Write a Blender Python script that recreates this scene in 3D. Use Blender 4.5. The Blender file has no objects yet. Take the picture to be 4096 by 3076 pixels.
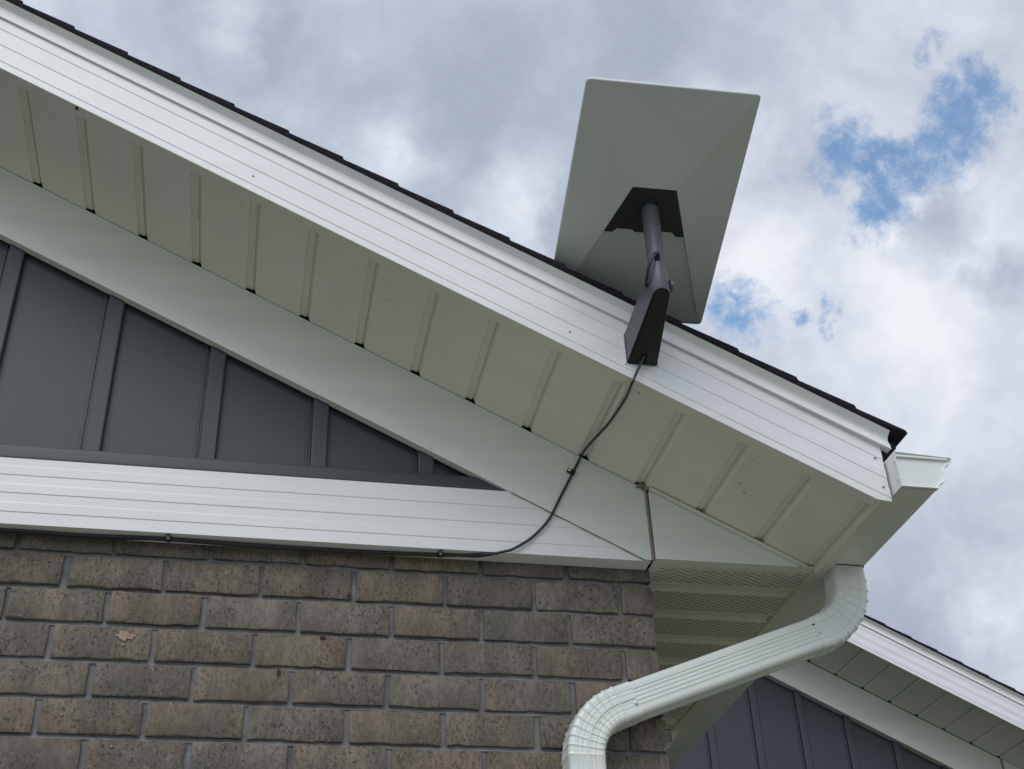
import bpy, math, random
from mathutils import Vector, Matrix, noise
random.seed(7)
S = bpy.context.scene
COL = S.collection
rad = math.radians

# ------------------------------------------------------------------ camera
# world: x along the gable wall (0 = brick corner), y into the house, z up (0 = first bed joint under the band)
CAM = Vector((-0.90488, -2.60502, -1.27317))
RT = Vector((0.979485, -0.198222, -0.036288)); UP = Vector((-0.081837, -0.555831, 0.827257)); FW = Vector((0.184150, 0.807316, 0.560651))
cd = bpy.data.cameras.new('camera'); cam = bpy.data.objects.new('camera', cd); COL.objects.link(cam)
m = Matrix.Identity(4)
for i in range(3):
    m[i][0] = RT[i]; m[i][1] = UP[i]; m[i][2] = -FW[i]; m[i][3] = CAM[i]
cam.matrix_world = m
cd.sensor_fit = 'HORIZONTAL'; cd.sensor_width = 36; cd.lens = 5093.0 / 4096 * 36
cd.clip_start = 0.02; cd.clip_end = 2000
S.camera = cam
S.view_settings.view_transform = 'Standard'; S.view_settings.look = 'None'
S.view_settings.exposure = 0.0; S.view_settings.gamma = 1.0
S.cycles.max_bounces = 8

# ------------------------------------------------------------------ sky + sun
SUN_EL, SUN_AZ = 48.0, 205.0          # azimuth measured clockwise from +y
W = bpy.data.worlds.new("World"); S.world = W; W.use_nodes = True
nt = W.node_tree; nt.nodes.clear()
def N(t, **k):
    n = nt.nodes.new(t)
    for a, b in k.items(): setattr(n, a, b)
    return n
def L(a, b): nt.links.new(a, b)
def mth(op, a, b=None, c=None, clamp=False):
    n = N('ShaderNodeMath', operation=op, use_clamp=clamp)
    for i, v in enumerate((a, b, c)):
        if v is None: continue
        if isinstance(v, (int, float)): n.inputs[i].default_value = v
        else: L(v, n.inputs[i])
    return n.outputs[0]
def vmth(op, a, b=None):
    n = N('ShaderNodeVectorMath', operation=op)
    for i, v in enumerate((a, b)):
        if v is None: continue
        if isinstance(v, (tuple, list)): n.inputs[i].default_value = v
        else: L(v, n.inputs[i])
    return n
def nz(vec, scale, detail=6, rough=.55, dist=0.0):
    n = N('ShaderNodeTexNoise'); n.inputs['Scale'].default_value = scale; n.inputs['Detail'].default_value = detail
    n.inputs['Roughness'].default_value = rough; n.inputs['Distortion'].default_value = dist
    L(vec, n.inputs['Vector']); return n
sky = N('ShaderNodeTexSky', sky_type='NISHITA'); sky.sun_disc = False
sky.sun_elevation = rad(SUN_EL); sky.sun_rotation = rad(SUN_AZ)
geo = N('ShaderNodeTexCoord'); D = geo.outputs['Generated']
wn = nz(D, 7, 8, .62); warp = vmth('SUBTRACT', wn.outputs['Color'], (.5, .5, .5))
wsc = N('ShaderNodeVectorMath', operation='SCALE'); L(warp.outputs[0], wsc.inputs[0]); wsc.inputs['Scale'].default_value = .075
Dw = vmth('ADD', D, wsc.outputs[0]).outputs[0]
wn2 = nz(D, 28, 6, .6); warp2 = vmth('SUBTRACT', wn2.outputs['Color'], (.5, .5, .5))
wsc2 = N('ShaderNodeVectorMath', operation='SCALE'); L(warp2.outputs[0], wsc2.inputs[0]); wsc2.inputs['Scale'].default_value = .045
Dw = vmth('ADD', Dw, wsc2.outputs[0]).outputs[0]
def blobs(vec, lst, soft):
    acc = None
    for c, r in lst:
        d = vmth('DISTANCE', vec, tuple(c)).outputs['Value']
        v = mth('SUBTRACT', 1.0, mth('DIVIDE', d, r * soft))
        acc = v if acc is None else mth('MAXIMUM', acc, v)
    return acc
gaps = [((.4735,.5623,.6779),.0140),((.4659,.5782,.6698),.0215),((.458,.594,.6614),.0215),((.4482,.6105,.653),.016),
        ((.3965,.6241,.6733),.0185),((.4094,.6257,.664),.012),((.4354,.6308,.6422),.014),((.4349,.6442,.6292),.014),
        ((.443,.556,.7034),.0098),((.3425,.7238,.5991),.018),((.4062,.7075,.5784),.0075),((.3839,.7158,.5833),.0065),((.423,.618,.663),.013),((.436,.612,.660),.012),((.440,.632,.638),.012)]
gm = blobs(Dw, gaps, 2.0)
fine = nz(D, 42, 8, .7).outputs['Fac']
gm = mth('ADD', gm, mth('MULTIPLY', mth('SUBTRACT', fine, .5), 1.9))
gapmask = N('ShaderNodeMapRange', interpolation_type='SMOOTHSTEP'); L(gm, gapmask.inputs[0])
gapmask.inputs[1].default_value = .0; gapmask.inputs[2].default_value = .95
# cloud brightness
bd = [((.0822,.7143,.695),.05),((.1719,.7256,.6663),.055),((.4723,.6759,.5658),.115),((-.0562,.6537,.7547),.035),((.5288,.7691,.3591),.05),((.30,.66,.69),.05),((.4753,.6058,.6378),.020),((.4563,.6256,.6327),.022),((.4452,.6502,.6156),.025),((.36,.70,.615),.06)]
dk = [((.1162,.682,.722),.11),((.2204,.7214,.6566),.04),((.4721,.6324,.6142),.032),((.5215,.6323,.5729),.024),((.4842,.8014,.3512),.09),((.25,.60,.76),.08),((-.0562,.6537,.7547),.06),((-.02,.66,.75),.05)]
b1 = mth('MAXIMUM', blobs(Dw, bd, 1.3), 0.0); d1 = mth('MAXIMUM', blobs(Dw, dk, 1.3), 0.0)
n1 = nz(D, 5, 9, .58, .4).outputs['Fac']; n2 = nz(D, 16, 8, .6, .3).outputs['Fac']
br = mth('ADD', mth('ADD', mth('MULTIPLY', n1, .50), mth('MULTIPLY', n2, .52)), .175)
br = mth('ADD', br, mth('MULTIPLY', b1, .42)); br = mth('SUBTRACT', br, mth('MULTIPLY', d1, .34))
cr = N('ShaderNodeValToRGB'); L(br, cr.inputs[0]); e = cr.color_ramp.elements
e[0].position = .42; e[0].color = (.40, .455, .56, 1); e[1].position = 1.02; e[1].color = (.86, .89, .94, 1)
x = e.new(.62); x.color = (.50, .555, .655, 1); x = e.new(.8); x.color = (.66, .71, .81, 1)
# a brighter, thinner cloud veil around the hidden sun (behind the camera)
sd = Vector((math.sin(rad(SUN_AZ))*math.cos(rad(SUN_EL)), math.cos(rad(SUN_AZ))*math.cos(rad(SUN_EL)), math.sin(rad(SUN_EL))))
dp = vmth('DOT_PRODUCT', D, tuple(sd)).outputs['Value']
gl = mth('POWER', mth('MAXIMUM', dp, 0.0), 3.0)
gl = mth('ADD', 1.0, mth('MULTIPLY', gl, .75))
cs = N('ShaderNodeVectorMath', operation='SCALE'); L(cr.outputs[0], cs.inputs[0]); L(gl, cs.inputs['Scale'])
cs2 = N('ShaderNodeVectorMath', operation='SCALE'); L(cs.outputs[0], cs2.inputs[0]); cs2.inputs['Scale'].default_value = 10.0
sb = vmth('MULTIPLY', sky.outputs[0], (2.3, 2.45, 2.35))
mx = N('ShaderNodeMix', data_type='RGBA'); L(gapmask.outputs[0], mx.inputs[0]); L(cs2.outputs[0], mx.inputs[6]); L(sb.outputs[0], mx.inputs[7])
bg = N('ShaderNodeBackground'); bg.inputs['Strength'].default_value = .1; L(mx.outputs[2], bg.inputs['Color'])
wo = N('ShaderNodeOutputWorld'); L(bg.outputs[0], wo.inputs[0])

ld = bpy.data.lights.new('sun', 'SUN'); lo = bpy.data.objects.new('sun', ld); COL.objects.link(lo)
ld.energy = 1.2; ld.angle = rad(40); ld.color = (1.0, .97, .92)
lo.rotation_euler = (-sd).to_track_quat('-Z', 'Y').to_euler(); lo.location = (0, -8, 10)

# ------------------------------------------------------------------ helpers
def tag(o, label=None, cat=None, group=None, kind=None):
    if label: o['label'] = label
    if cat: o['category'] = cat
    if group: o['group'] = group
    if kind: o['kind'] = kind
    return o
def empty(name, loc, label, cat, group=None):
    o = bpy.data.objects.new(name, None); COL.objects.link(o); o.location = loc; o.empty_display_size = .1
    return tag(o, label, cat, group)
class MB:
    def __init__(s): s.v = []; s.f = []; s.mi = []; s.c = None
    def add(s, verts, faces, mi=0):
        b = len(s.v); s.v += [tuple(p) for p in verts]
        for f in faces: s.f.append(tuple(i + b for i in f)); s.mi.append(mi)
    def box(s, x0, x1, y0, y1, z0, z1, mi=0):
        p = [(x, y, z) for z in (z0, z1) for y in (y0, y1) for x in (x0, x1)]
        s.add(p, [(0, 2, 3, 1), (4, 5, 7, 6), (0, 1, 5, 4), (2, 6, 7, 3), (0, 4, 6, 2), (1, 3, 7, 5)], mi)
    def prism(s, poly, t0, t1, fn, mi=0):
        """poly 2D list, fn(u,v,t)->xyz"""
        n = len(poly)
        a = [fn(u, v, t0) for u, v in poly]; b = [fn(u, v, t1) for u, v in poly]
        s.add(a + b, [tuple(range(n))[::-1], tuple(range(n, 2 * n))] + [(i, (i + 1) % n, (i + 1) % n + n, i + n) for i in range(n)], mi)
    def loft(s, rings, closed=True, caps=True, mi=0):
        n = len(rings[0]); b = len(s.v)
        for r in rings: s.v += [tuple(p) for p in r]
        m_ = n if closed else n - 1
        for k in range(len(rings) - 1):
            for i in range(m_):
                j = (i + 1) % n
                s.f.append((b + k*n + i, b + k*n + j, b + (k+1)*n + j, b + (k+1)*n + i)); s.mi.append(mi)
        if caps and closed:
            s.f.append(tuple(b + i for i in range(n))[::-1]); s.mi.append(mi)
            s.f.append(tuple(b + (len(rings)-1)*n + i for i in range(n))); s.mi.append(mi)
    def tube(s, pts, r, seg=12, caps=True, mi=0):
        pts = [Vector(p) for p in pts]; rings = []; up = Vector((.13, .21, .97)).normalized()
        for i, p in enumerate(pts):
            t = (pts[min(i+1, len(pts)-1)] - pts[max(i-1, 0)]).normalized()
            u = t.cross(up)
            u = u.normalized() if u.length > 1e-4 else t.cross(Vector((1, 0, 0))).normalized()
            w = t.cross(u).normalized(); up = -w if w.dot(up) < 0 else w
            up = w if True else up
            rr = r[i] if isinstance(r, (list, tuple)) else r
            rings.append([p + (u*math.cos(a) + w*math.sin(a))*rr for a in [2*math.pi*k/seg for k in range(seg)]])
            up = Vector((.13, .21, .97)).normalized()
        s.loft(rings, True, caps, mi)
    def build(s, name, mats, parent=None, smooth=False, bevel=0, angle=40, loc=None):
        me = bpy.data.meshes.new(name); me.from_pydata(s.v, [], s.f)
        if not isinstance(mats, (list, tuple)): mats = [mats]
        for m_ in mats: me.materials.append(m_)
        for p, i in zip(me.polygons, s.mi): p.material_index = i
        me.validate(); me.update()
        import bmesh
        bm = bmesh.new(); bm.from_mesh(me); bmesh.ops.recalc_face_normals(bm, faces=bm.faces)
        bm.to_mesh(me); bm.free()
        if s.c:
            ca = me.color_attributes.new('rnd', 'FLOAT_COLOR', 'POINT')
            for i, c in enumerate(s.c): ca.data[i].color = (c[0], c[1], c[2], 1)
        o = bpy.data.objects.new(name, me); COL.objects.link(o)
        if parent:
            o.parent = parent
            if parent.type == 'EMPTY': o.matrix_parent_inverse = Matrix.Translation(-Vector(parent.location))
        if smooth:
            for p in me.polygons: p.use_smooth = True
            if angle < 180:
                md = o.modifiers.new('sharp', 'EDGE_SPLIT'); md.split_angle = rad(angle)
        if bevel:
            md = o.modifiers.new('bevel', 'BEVEL'); md.width = bevel; md.segments = 2; md.limit_method = 'ANGLE'; md.angle_limit = rad(35)
        return o
def catmull(P, n=10):
    P = [Vector(p) for p in P]; Q = [P[0]*2 - P[1]] + P + [P[-1]*2 - P[-2]]; out = []
    for i in range(1, len(Q) - 2):
        for k in range(n):
            t = k / n; a, b, c, d = Q[i-1], Q[i], Q[i+1], Q[i+2]
            out.append(.5*((2*b) + (c - a)*t + (2*a - 5*b + 4*c - d)*t*t + (3*b - a - 3*c + d)*t**3))
    out.append(P[-1]); return out

# ------------------------------------------------------------------ materials
def mat(name, col, rough=.5, metal=0.0, spec=.5, var=0.0, vscale=8, bump=0.0, bscale=200, stretch=(1, 1, 1), dirt=None, dscale=30, dthr=.68, coat=0.0, bdist=.001):
    M = bpy.data.materials.new(name); M.use_nodes = True; t = M.node_tree; t.nodes.clear()
    def n_(k, **a):
        q = t.nodes.new(k)
        for x_, y_ in a.items(): setattr(q, x_, y_)
        return q
    out = n_('ShaderNodeOutputMaterial'); bs = n_('ShaderNodeBsdfPrincipled'); t.links.new(bs.outputs[0], out.inputs[0])
    bs.inputs['Base Color'].default_value = (*col, 1); bs.inputs['Roughness'].default_value = rough
    bs.inputs['Metallic'].default_value = metal; bs.inputs['Specular IOR Level'].default_value = spec
    if coat: bs.inputs['Coat Weight'].default_value = coat; bs.inputs['Coat Roughness'].default_value = .15
    tc = n_('ShaderNodeTexCoord'); mp = n_('ShaderNodeMapping'); mp.inputs['Scale'].default_value = stretch
    t.links.new(tc.outputs['Object'], mp.inputs[0]); vec = mp.outputs[0]
    cur = None
    def noise_(scale, det=5, ro=.55):
        q = n_('ShaderNodeTexNoise'); q.inputs['Scale'].default_value = scale; q.inputs['Detail'].default_value = det; q.inputs['Roughness'].default_value = ro
        t.links.new(vec, q.inputs['Vector']); return q
    if var:
        q = noise_(vscale); r = n_('ShaderNodeValToRGB'); t.links.new(q.outputs[0], r.inputs[0])
        r.color_ramp.elements[0].position = .3; r.color_ramp.elements[1].position = .7
        r.color_ramp.elements[0].color = (*[c*(1-var) for c in col], 1); r.color_ramp.elements[1].color = (*[min(1, c*(1+var*.6)) for c in col], 1)
        cur = r.outputs[0]
    if dirt:
        q = noise_(dscale, 8, .7); r = n_('ShaderNodeMapRange'); r.inputs[1].default_value = dthr; r.inputs[2].default_value = dthr + .08
        t.links.new(q.outputs[0], r.inputs[0]); mxx = n_('ShaderNodeMix', data_type='RGBA')
        t.links.new(r.outputs[0], mxx.inputs[0])
        if cur: t.links.new(cur, mxx.inputs[6])
        else: mxx.inputs[6].default_value = (*col, 1)
        mxx.inputs[7].default_value = (*dirt, 1); cur = mxx.outputs[2]
    if cur: t.links.new(cur, bs.inputs['Base Color'])
    if bump:
        q = noise_(bscale, 4); bp = n_('ShaderNodeBump'); bp.inputs['Strength'].default_value = bump; bp.inputs['Distance'].default_value = bdist
        t.links.new(q.outputs[0], bp.inputs['Height']); t.links.new(bp.outputs[0], bs.inputs['Normal'])
    return M
M = {}
M['white'] = mat('white_vinyl', (.80, .815, .82), .38, var=.05, vscale=5, stretch=(.6, 1, 3), bump=.06, bscale=9, bdist=.004)
M['frieze'] = mat('white_frieze_vinyl', (.77, .80, .75), .42, var=.06, vscale=4, stretch=(.4, 1, 4), bump=.1, bscale=6, dirt=(.5, .5, .44), dscale=9, dthr=.74, bdist=.004)
M['soffit'] = mat('ivory_soffit_vinyl', (.76, .755, .68), .45, var=.05, vscale=5, bump=.12, bscale=12, dirt=(.5, .48, .4), dscale=14, dthr=.76, bdist=.003)
M['gutter'] = mat('white_gutter_aluminium', (.76, .785, .76), .3, var=.05, vscale=6, dirt=(.48, .46, .36), dscale=10, dthr=.7)
M['pipe'] = mat('white_downspout_aluminium', (.77, .80, .765), .28, var=.04, vscale=9, bump=.05, bscale=40, dirt=(.52, .50, .38), dscale=16, dthr=.72, coat=.2)
M['siding'] = mat('slate_vinyl_siding', (.041, .051, .064), .45, var=.06, vscale=10, stretch=(9, 9, .8), bump=.35, bscale=70, bdist=.0009)
M['farsiding'] = M['siding']
M['darktrim'] = mat('slate_trim', (.042, .050, .064), .45, var=.08, vscale=14, stretch=(1, 1, 6))
M['shingle'] = mat('dark_asphalt_shingle', (.022, .018, .026), .95, spec=.2, var=.5, vscale=120, bump=.8, bscale=500, dirt=(.09, .08, .085), dscale=260, dthr=.62)
M['deck'] = mat('dark_roof_boards', (.03, .026, .026), .9)
M['caulk'] = mat('tan_caulk', (.30, .23, .18), .6, var=.2, vscale=60, bump=.5, bscale=120)
M['clear'] = mat('clear_silicone', (.8, .82, .84), .15, bump=.9, bscale=260, bdist=.003)
M['alu'] = mat('grey_powdercoated_aluminium', (.115, .122, .142), .42, metal=.3, bump=.05, bscale=900)
M['black'] = mat('black_plastic', (.012, .013, .012), .5)
M['panelblack'] = mat('matte_black_plastic', (.016, .018, .018), .45)
M['void'] = mat('dark_gap', (.002, .002, .002), .9)  # near-black colour put in for the shade inside gaps and holes
M['dish'] = mat('white_antenna_plastic', (.63, .665, .68), .45, var=.03, vscale=6)
M['cable'] = mat('dark_grey_cable', (.022, .025, .034), .4, spec=.6)
M['steel'] = mat('zinc_screw_steel', (.72, .74, .74), .35, metal=.3)
M['paintscrew'] = mat('painted_screw', (.55, .57, .57), .3, metal=.3)
M['grass'] = mat('grass', (.11, .12, .065), .9, var=.4, vscale=3, bump=.6, bscale=60, bdist=.02)
M['bounce_concrete'] = mat('bounce_concrete', (.39, .375, .31), .85, var=.15, vscale=4, bump=.3, bscale=80)
M['mortar'] = mat('grey_mortar', (.20, .20, .207), .9, var=.35, vscale=22, bump=.7, bscale=160, bdist=.002)

def brick_material():
    Mb = bpy.data.materials.new('tan_brown_brick'); Mb.use_nodes = True; t = Mb.node_tree; t.nodes.clear()
    def n_(k, **a):
        q = t.nodes.new(k)
        for x_, y_ in a.items(): setattr(q, x_, y_)
        return q
    lk = t.links.new
    out = n_('ShaderNodeOutputMaterial'); bs = n_('ShaderNodeBsdfPrincipled'); lk(bs.outputs[0], out.inputs[0])
    bs.inputs['Roughness'].default_value = .88; bs.inputs['Specular IOR Level'].default_value = .25
    tc = n_('ShaderNodeTexCoord'); at_ = n_('ShaderNodeAttribute'); at_.attribute_name = 'rnd'
    off = n_('ShaderNodeVectorMath', operation='MULTIPLY_ADD'); lk(at_.outputs['Vector'], off.inputs[0]); off.inputs[1].default_value = (7, 7, 7); lk(tc.outputs['Object'], off.inputs[2])
    def no(scale, det, ro, st=(1, 1, 1), dist=0):
        mp = n_('ShaderNodeMapping'); mp.inputs['Scale'].default_value = st; lk(off.outputs[0], mp.inputs[0])
        q = n_('ShaderNodeTexNoise'); q.inputs['Scale'].default_value = scale; q.inputs['Detail'].default_value = det; q.inputs['Roughness'].default_value = ro; q.inputs['Distortion'].default_value = dist
        lk(mp.outputs[0], q.inputs[0]); return q.outputs[0]
    def ramp(src, a, b):
        r = n_('ShaderNodeMapRange', interpolation_type='SMOOTHSTEP'); lk(src, r.inputs[0]); r.inputs[1].default_value = a; r.inputs[2].default_value = b; return r.outputs[0]
    def mix(f, a, b):
        q = n_('ShaderNodeMix', data_type='RGBA'); lk(f, q.inputs[0]) if not isinstance(f, float) else setattr(q.inputs[0], 'default_value', f)
        for i, v in ((6, a), (7, b)):
            if isinstance(v, tuple): q.inputs[i].default_value = (*v, 1)
            else: lk(v, q.inputs[i])
        return q.outputs[2]
    def mul(a, b):
        q = n_('ShaderNodeMath', operation='MULTIPLY')
        for i, v in enumerate((a, b)):
            if isinstance(v, float): q.inputs[i].default_value = v
            else: lk(v, q.inputs[i])
        return q.outputs[0]
    sx = n_('ShaderNodeSeparateXYZ'); lk(at_.outputs['Vector'], sx.inputs[0])
    # broad patches: tan <-> grey brown, in vertical drifts as on a rolled wire-cut face
    c = mix(ramp(no(14, 4, .6, (1, 1, .55)), .36, .66), (.158, .128, .101), (.240, .195, .147))
    c = mix(mul(ramp(no(9, 4, .6, (1.3, 1, .5)), .52, .64), .75), c, (.150, .138, .116))
    c = mix(mul(ramp(no(11, 3, .5), .60, .70), .55), c, (.185, .125, .105))
    # fine drag grain
    c = mix(mul(ramp(no(95, 7, .7, (1.5, 1, .55)), .42, .66), .60), c, (.100, .082, .067))
    c = mix(mul(ramp(no(120, 6, .7), .57, .70), .75), c, (.33, .27, .20))
    # dark pits, more of them where a slow noise allows
    pits = mul(ramp(no(135, 8, .78, (1.15, 1, .85)), .560, .62), ramp(no(12, 3, .5), .34, .58))
    c = mix(mul(pits, .42), c, (.055, .042, .036))
    red = mul(ramp(no(60, 6, .7), .60, .66), ramp(no(16, 2, .5), .60, .70))
    c = mix(mul(red, .8), c, (.15, .055, .035))
    # per brick tint
    hv = n_('ShaderNodeHueSaturation'); lk(c, hv.inputs['Color'])
    v = n_('ShaderNodeMapRange'); lk(sx.outputs[0], v.inputs[0]); v.inputs[3].default_value = .90; v.inputs[4].default_value = 1.05; lk(v.outputs[0], hv.inputs['Value'])
    s_ = n_('ShaderNodeMapRange'); lk(sx.outputs[1], s_.inputs[0]); s_.inputs[3].default_value = .72; s_.inputs[4].default_value = .95; lk(s_.outputs[0], hv.inputs['Saturation'])
    lk(hv.outputs[0], bs.inputs['Base Color'])
    h1 = n_('ShaderNodeMath', operation='MULTIPLY_ADD'); lk(no(60, 8, .7, (1.2, 1, .8)), h1.inputs[0]); h1.inputs[1].default_value = 1.0; 
    pm = mul(pits, -.8); lk(pm, h1.inputs[2])
    bp = n_('ShaderNodeBump'); bp.inputs['Strength'].default_value = .9; bp.inputs['Distance'].default_value = .0022
    lk(h1.outputs[0], bp.inputs['Height']); lk(bp.outputs[0], bs.inputs['Normal'])
    return Mb
M['brick'] = brick_material()

# ------------------------------------------------------------------ ground
GZ = -2.83
g = MB(); g.add([(-300, -300, GZ), (300, -300, GZ), (300, 300, GZ), (-300, 300, GZ)], [(0, 1, 2, 3)])
tag(g.build('ground', M['grass']), kind='structure')
g = MB(); g.box(-4.5, 1.6, -3.6, -.35, GZ, GZ + .03)
tag(g.build('path', M['bounce_concrete'], bevel=.01), kind='structure')  # unseen pale slab, added to bounce light onto the undersides

# ------------------------------------------------------------------ the near house
house = empty('house', (0, 0, GZ), 'nearer gabled house corner, brown brick below slate board siding and a white ribbed band', 'house')
XL = -3.3                                    # left end, outside the frame; the ridge is at x = -3.3
K = lambda k: (lambda x: k - .5*x)
CH = .07996                                  # course height
# --- brick wall: each course laid brick by brick
joints = {-1: [-1.413,-1.214,-1.009,-.806,-.607,-.404,-.2], 0: [-1.309,-1.099,-.895,-.691,-.485,-.282,-.077],
          1: [-1.413,-1.212,-1.011,-.808,-.607,-.404,-.202], 2: [-1.313,-1.105,-.898,-.696,-.493,-.287,-.081],
          3: [-1.424,-1.221,-1.016,-.816,-.613,-.406,-.204], 4: [-1.313,-1.106,-.903,-.697,-.492,-.288,-.085], 5: [-1.417,-1.214,-1.011,-.809,-.607,-.405,-.203]}
def brick_face(mb, o, ux, uz, un, w, h, dark=None, nx=12, nzz=5):
    """rounded, slightly irregular brick: o lower-left corner on the face plane, un outward"""
    seed = Vector((random.random()*50, random.random()*50, random.random()*50)); c = (random.random(), random.random(), random.random())
    tilt = random.uniform(-.0012, .0012); push = random.uniform(-.0015, .0015); b = len(mb.v)
    us = [0, .0035] + [.0035 + (w-.007)*i/(nx-3) for i in range(1, nx-3)] + [w-.0035, w]
    vs = [0, .0035] + [.0035 + (h-.007)*i/(nzz-3) for i in range(1, nzz-3)] + [h-.0035, h]
    for j, v in enumerate(vs):
        for i, u in enumerate(us):
            edge = (i in (0, nx-1)) + (j in (0, nzz-1))
            p = Vector((u*38, v*38, 0)) + seed
            jx = noise.noise(p)*.0034 if i in (0, 1, nx-1, nx-2) else 0
            jz = noise.noise(p + Vector((9, 3, 1)))*.0032 if j in (0, 1, nzz-1, nzz-2) else 0
            d = push + tilt*(u/w - .5)*2 + noise.noise(p*.6)*.0016 - (.0013 if edge == 1 else .0032 if edge > 1 else 0) - (abs(noise.noise(p*1.7))*.002 if edge else 0)
            mb.v.append(tuple(o + ux*(u + jx) + uz*(v + jz) + un*d)); mb.c.append(c)
    n0 = nx*nzz
    ring = [j_*nx + i_ for (i_, j_) in [(i, 0) for i in range(nx)] + [(nx-1, j) for j in range(1, nzz)] + [(i, nzz-1) for i in range(nx-2, -1, -1)] + [(0, j) for j in range(nzz-2, 0, -1)]]
    for r in ring:
        mb.v.append(tuple(Vector(mb.v[b + r]) - un*.02)); mb.c.append(c)
    for j in range(nzz-1):
        for i in range(nx-1):
            mb.f.append((b+j*nx+i, b+j*nx+i+1, b+(j+1)*nx+i+1, b+(j+1)*nx+i)); mb.mi.append(0)
    m_ = len(ring)
    for i in range(m_):
        k_ = (i+1) % m_
        mb.f.append((b+ring[i], b+n0+i, b+n0+k_, b+ring[k_])); mb.mi.append(0)
X3, Y3, Z3 = Vector((1,0,0)), Vector((0,1,0)), Vector((0,0,1))
bw = MB(); bw.c = []
for k in range(-1, 35):
    zt = -k*CH; z0 = zt - CH; j = .0052
    if k in joints: js = joints[k][:]
    else:
        a = -.080 if k % 2 == 0 else -.203
        js = [a - .203*i + random.uniform(-.004, .004) for i in range(8)][::-1]
    while js[0] > XL: js.insert(0, js[0] - .203 + random.uniform(-.003, .003))
    xs = js + [0.0]
    for i in range(len(xs)-1):
        a, b_ = xs[i], xs[i+1]
        if k == 0 and abs(a + 1.309) < .001: a += .006
        ja = random.uniform(.0045, .0068)
        right = b_ - (0 if b_ == 0 else ja)
        zlo, zhi = z0 + j + random.uniform(-.0008, .0008), zt - j + random.uniform(-.001, .0008)
        if k == -1: zhi = zlo + .0686
        brick_face(bw, Vector((a + ja, 0, zlo)), X3, Z3, -Y3, right - a - ja, zhi - zlo)
    # side wall running back from the corner
    yy = .094 if k % 2 else .194
    ys = [0.0]
    while yy < 3.4: ys.append(yy); yy += .203
    for i in range(len(ys)-1):
        brick_face(bw, Vector((0, ys[i] + (.0 if i == 0 else .0055), z0 + j)), Y3, Z3, X3, ys[i+1] - ys[i] - (.0055 if i == 0 else .011), CH - 2*j, nx=6, nzz=5)
bwo = bw.build('brick_wall', M['brick'], house, smooth=True, angle=60)
mo = MB(); mo.box(XL, -.0095, .0095, .12, GZ, .16); mo.box(-.12, -.0095, .12, 3.4, GZ, .16)
# concave bed joints
for k in range(0, 36):
    zc = -k*CH
    prof = [(.0090, -.0070), (.0066, -.0046), (.0088, -.0015), (.0094, .0015), (.0086, .0044), (.0100, .0070)]
    n_seg = 70; rings = []
    for i in range(n_seg+1):
        xx = XL + (-.006 - XL)*i/n_seg
        rings.append([(xx, py + noise.noise(Vector((xx*14, k*3.1, pz*200)))*.0010, zc + pz + noise.noise(Vector((xx*9, k*7.7, 4)))*.0012) for py, pz in prof])
    mo.loft(rings, False, False)
mo.build('mortar', M['mortar'], bwo, smooth=True, angle=50)

# --- ribbed white band above the brick
def ribbed(z_top, z_bot, marks, base_y, d=.0015, e_=.0022):
    """(y,z) polyline from top to bottom. marks: list of (z,'l'|'d')"""
    pts = [(base_y + d, z_top)]; cur = base_y + d
    for z, t_ in marks:
        nxt = base_y if t_ == 'l' else base_y + d; e = .0042 if t_ == 'l' else e_
        pts += [(cur, z + e/2), (nxt, z - e/2)]; cur = nxt
    pts.append((cur, z_bot)); return pts
prof = ribbed(.1965, .0385, [(.1764,'l'),(.1544,'d'),(.1325,'l'),(.1105,'d'),(.0877,'l'),(.0648,'d')], -.050)
prof += [(-.0484, .0360), (-.001, .0360), (-.001, .045), (-.03, .05), (-.03, .1965)]
bd_ = MB()
def band_x(z):                                # right end cut along the seam under the rake board
    return min(-.0090, (.0262 - z)/.5) if z > .04 else -.0090
bd_.loft([[(XL, y, z) for y, z in prof], [(band_x(z), y, z) for y, z in prof]])
bd_.build('trim_band', M['white'], house)
# --- rake frieze board
fr = MB()
poly = [(XL, .2233 - .5*XL), (-.0078, .2233 + .0039), (-.0078, .0375), (-.0235, .0375), (XL, .0256 - .5*XL)]
fr.prism(poly, -.0525, -.0510, lambda u, v, t: (u, t, v))
# lower return of the board over the siding
fr.add([(XL, -.0525, .0256-.5*XL), (-.335, -.0525, .0256+.1675), (-.335, -.030, .0256+.1675), (XL, -.030, .0256-.5*XL)], [(0, 1, 2, 3)])
fr.add([(XL, -.030, .0256-.5*XL), (-.335, -.030, .0256+.1675), (-.335, -.030, .0306+.1675), (XL, -.030, .0306-.5*XL)], [(0, 1, 2, 3)])
fro = fr.build('rake_frieze_board', M['frieze'], house)
ck = MB()                                      # thin sealed seam between board and band
pts = [Vector((x_, -.0518 + noise.noise(Vector((x_*20, 1, 1)))*.0004, .0246 - .5*x_ + noise.noise(Vector((x_*30, 2, 5)))*.0008)) for x_ in [-.335 + .31*i/40 for i in range(41)]]
ck.tube(pts, .0011, 6)
ck.build('seam_caulk', M['caulk'], house, smooth=True)
ck = MB(); rings = []
for i in range(26):
    z = .037 + (.2235 - .037)*i/25; w = .0034 + noise.noise(Vector((1, z*60, 3)))*.0009; x0 = -.0044 - .001*i/25
    rings.append([(x0 - w, -.0535, z), (x0 - w*.4, -.0555, z), (x0, -.0545, z), (x0 + w*.5, -.0558, z), (x0 + w, -.054, z), (x0, -.048, z)])
ck.loft(rings)
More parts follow.
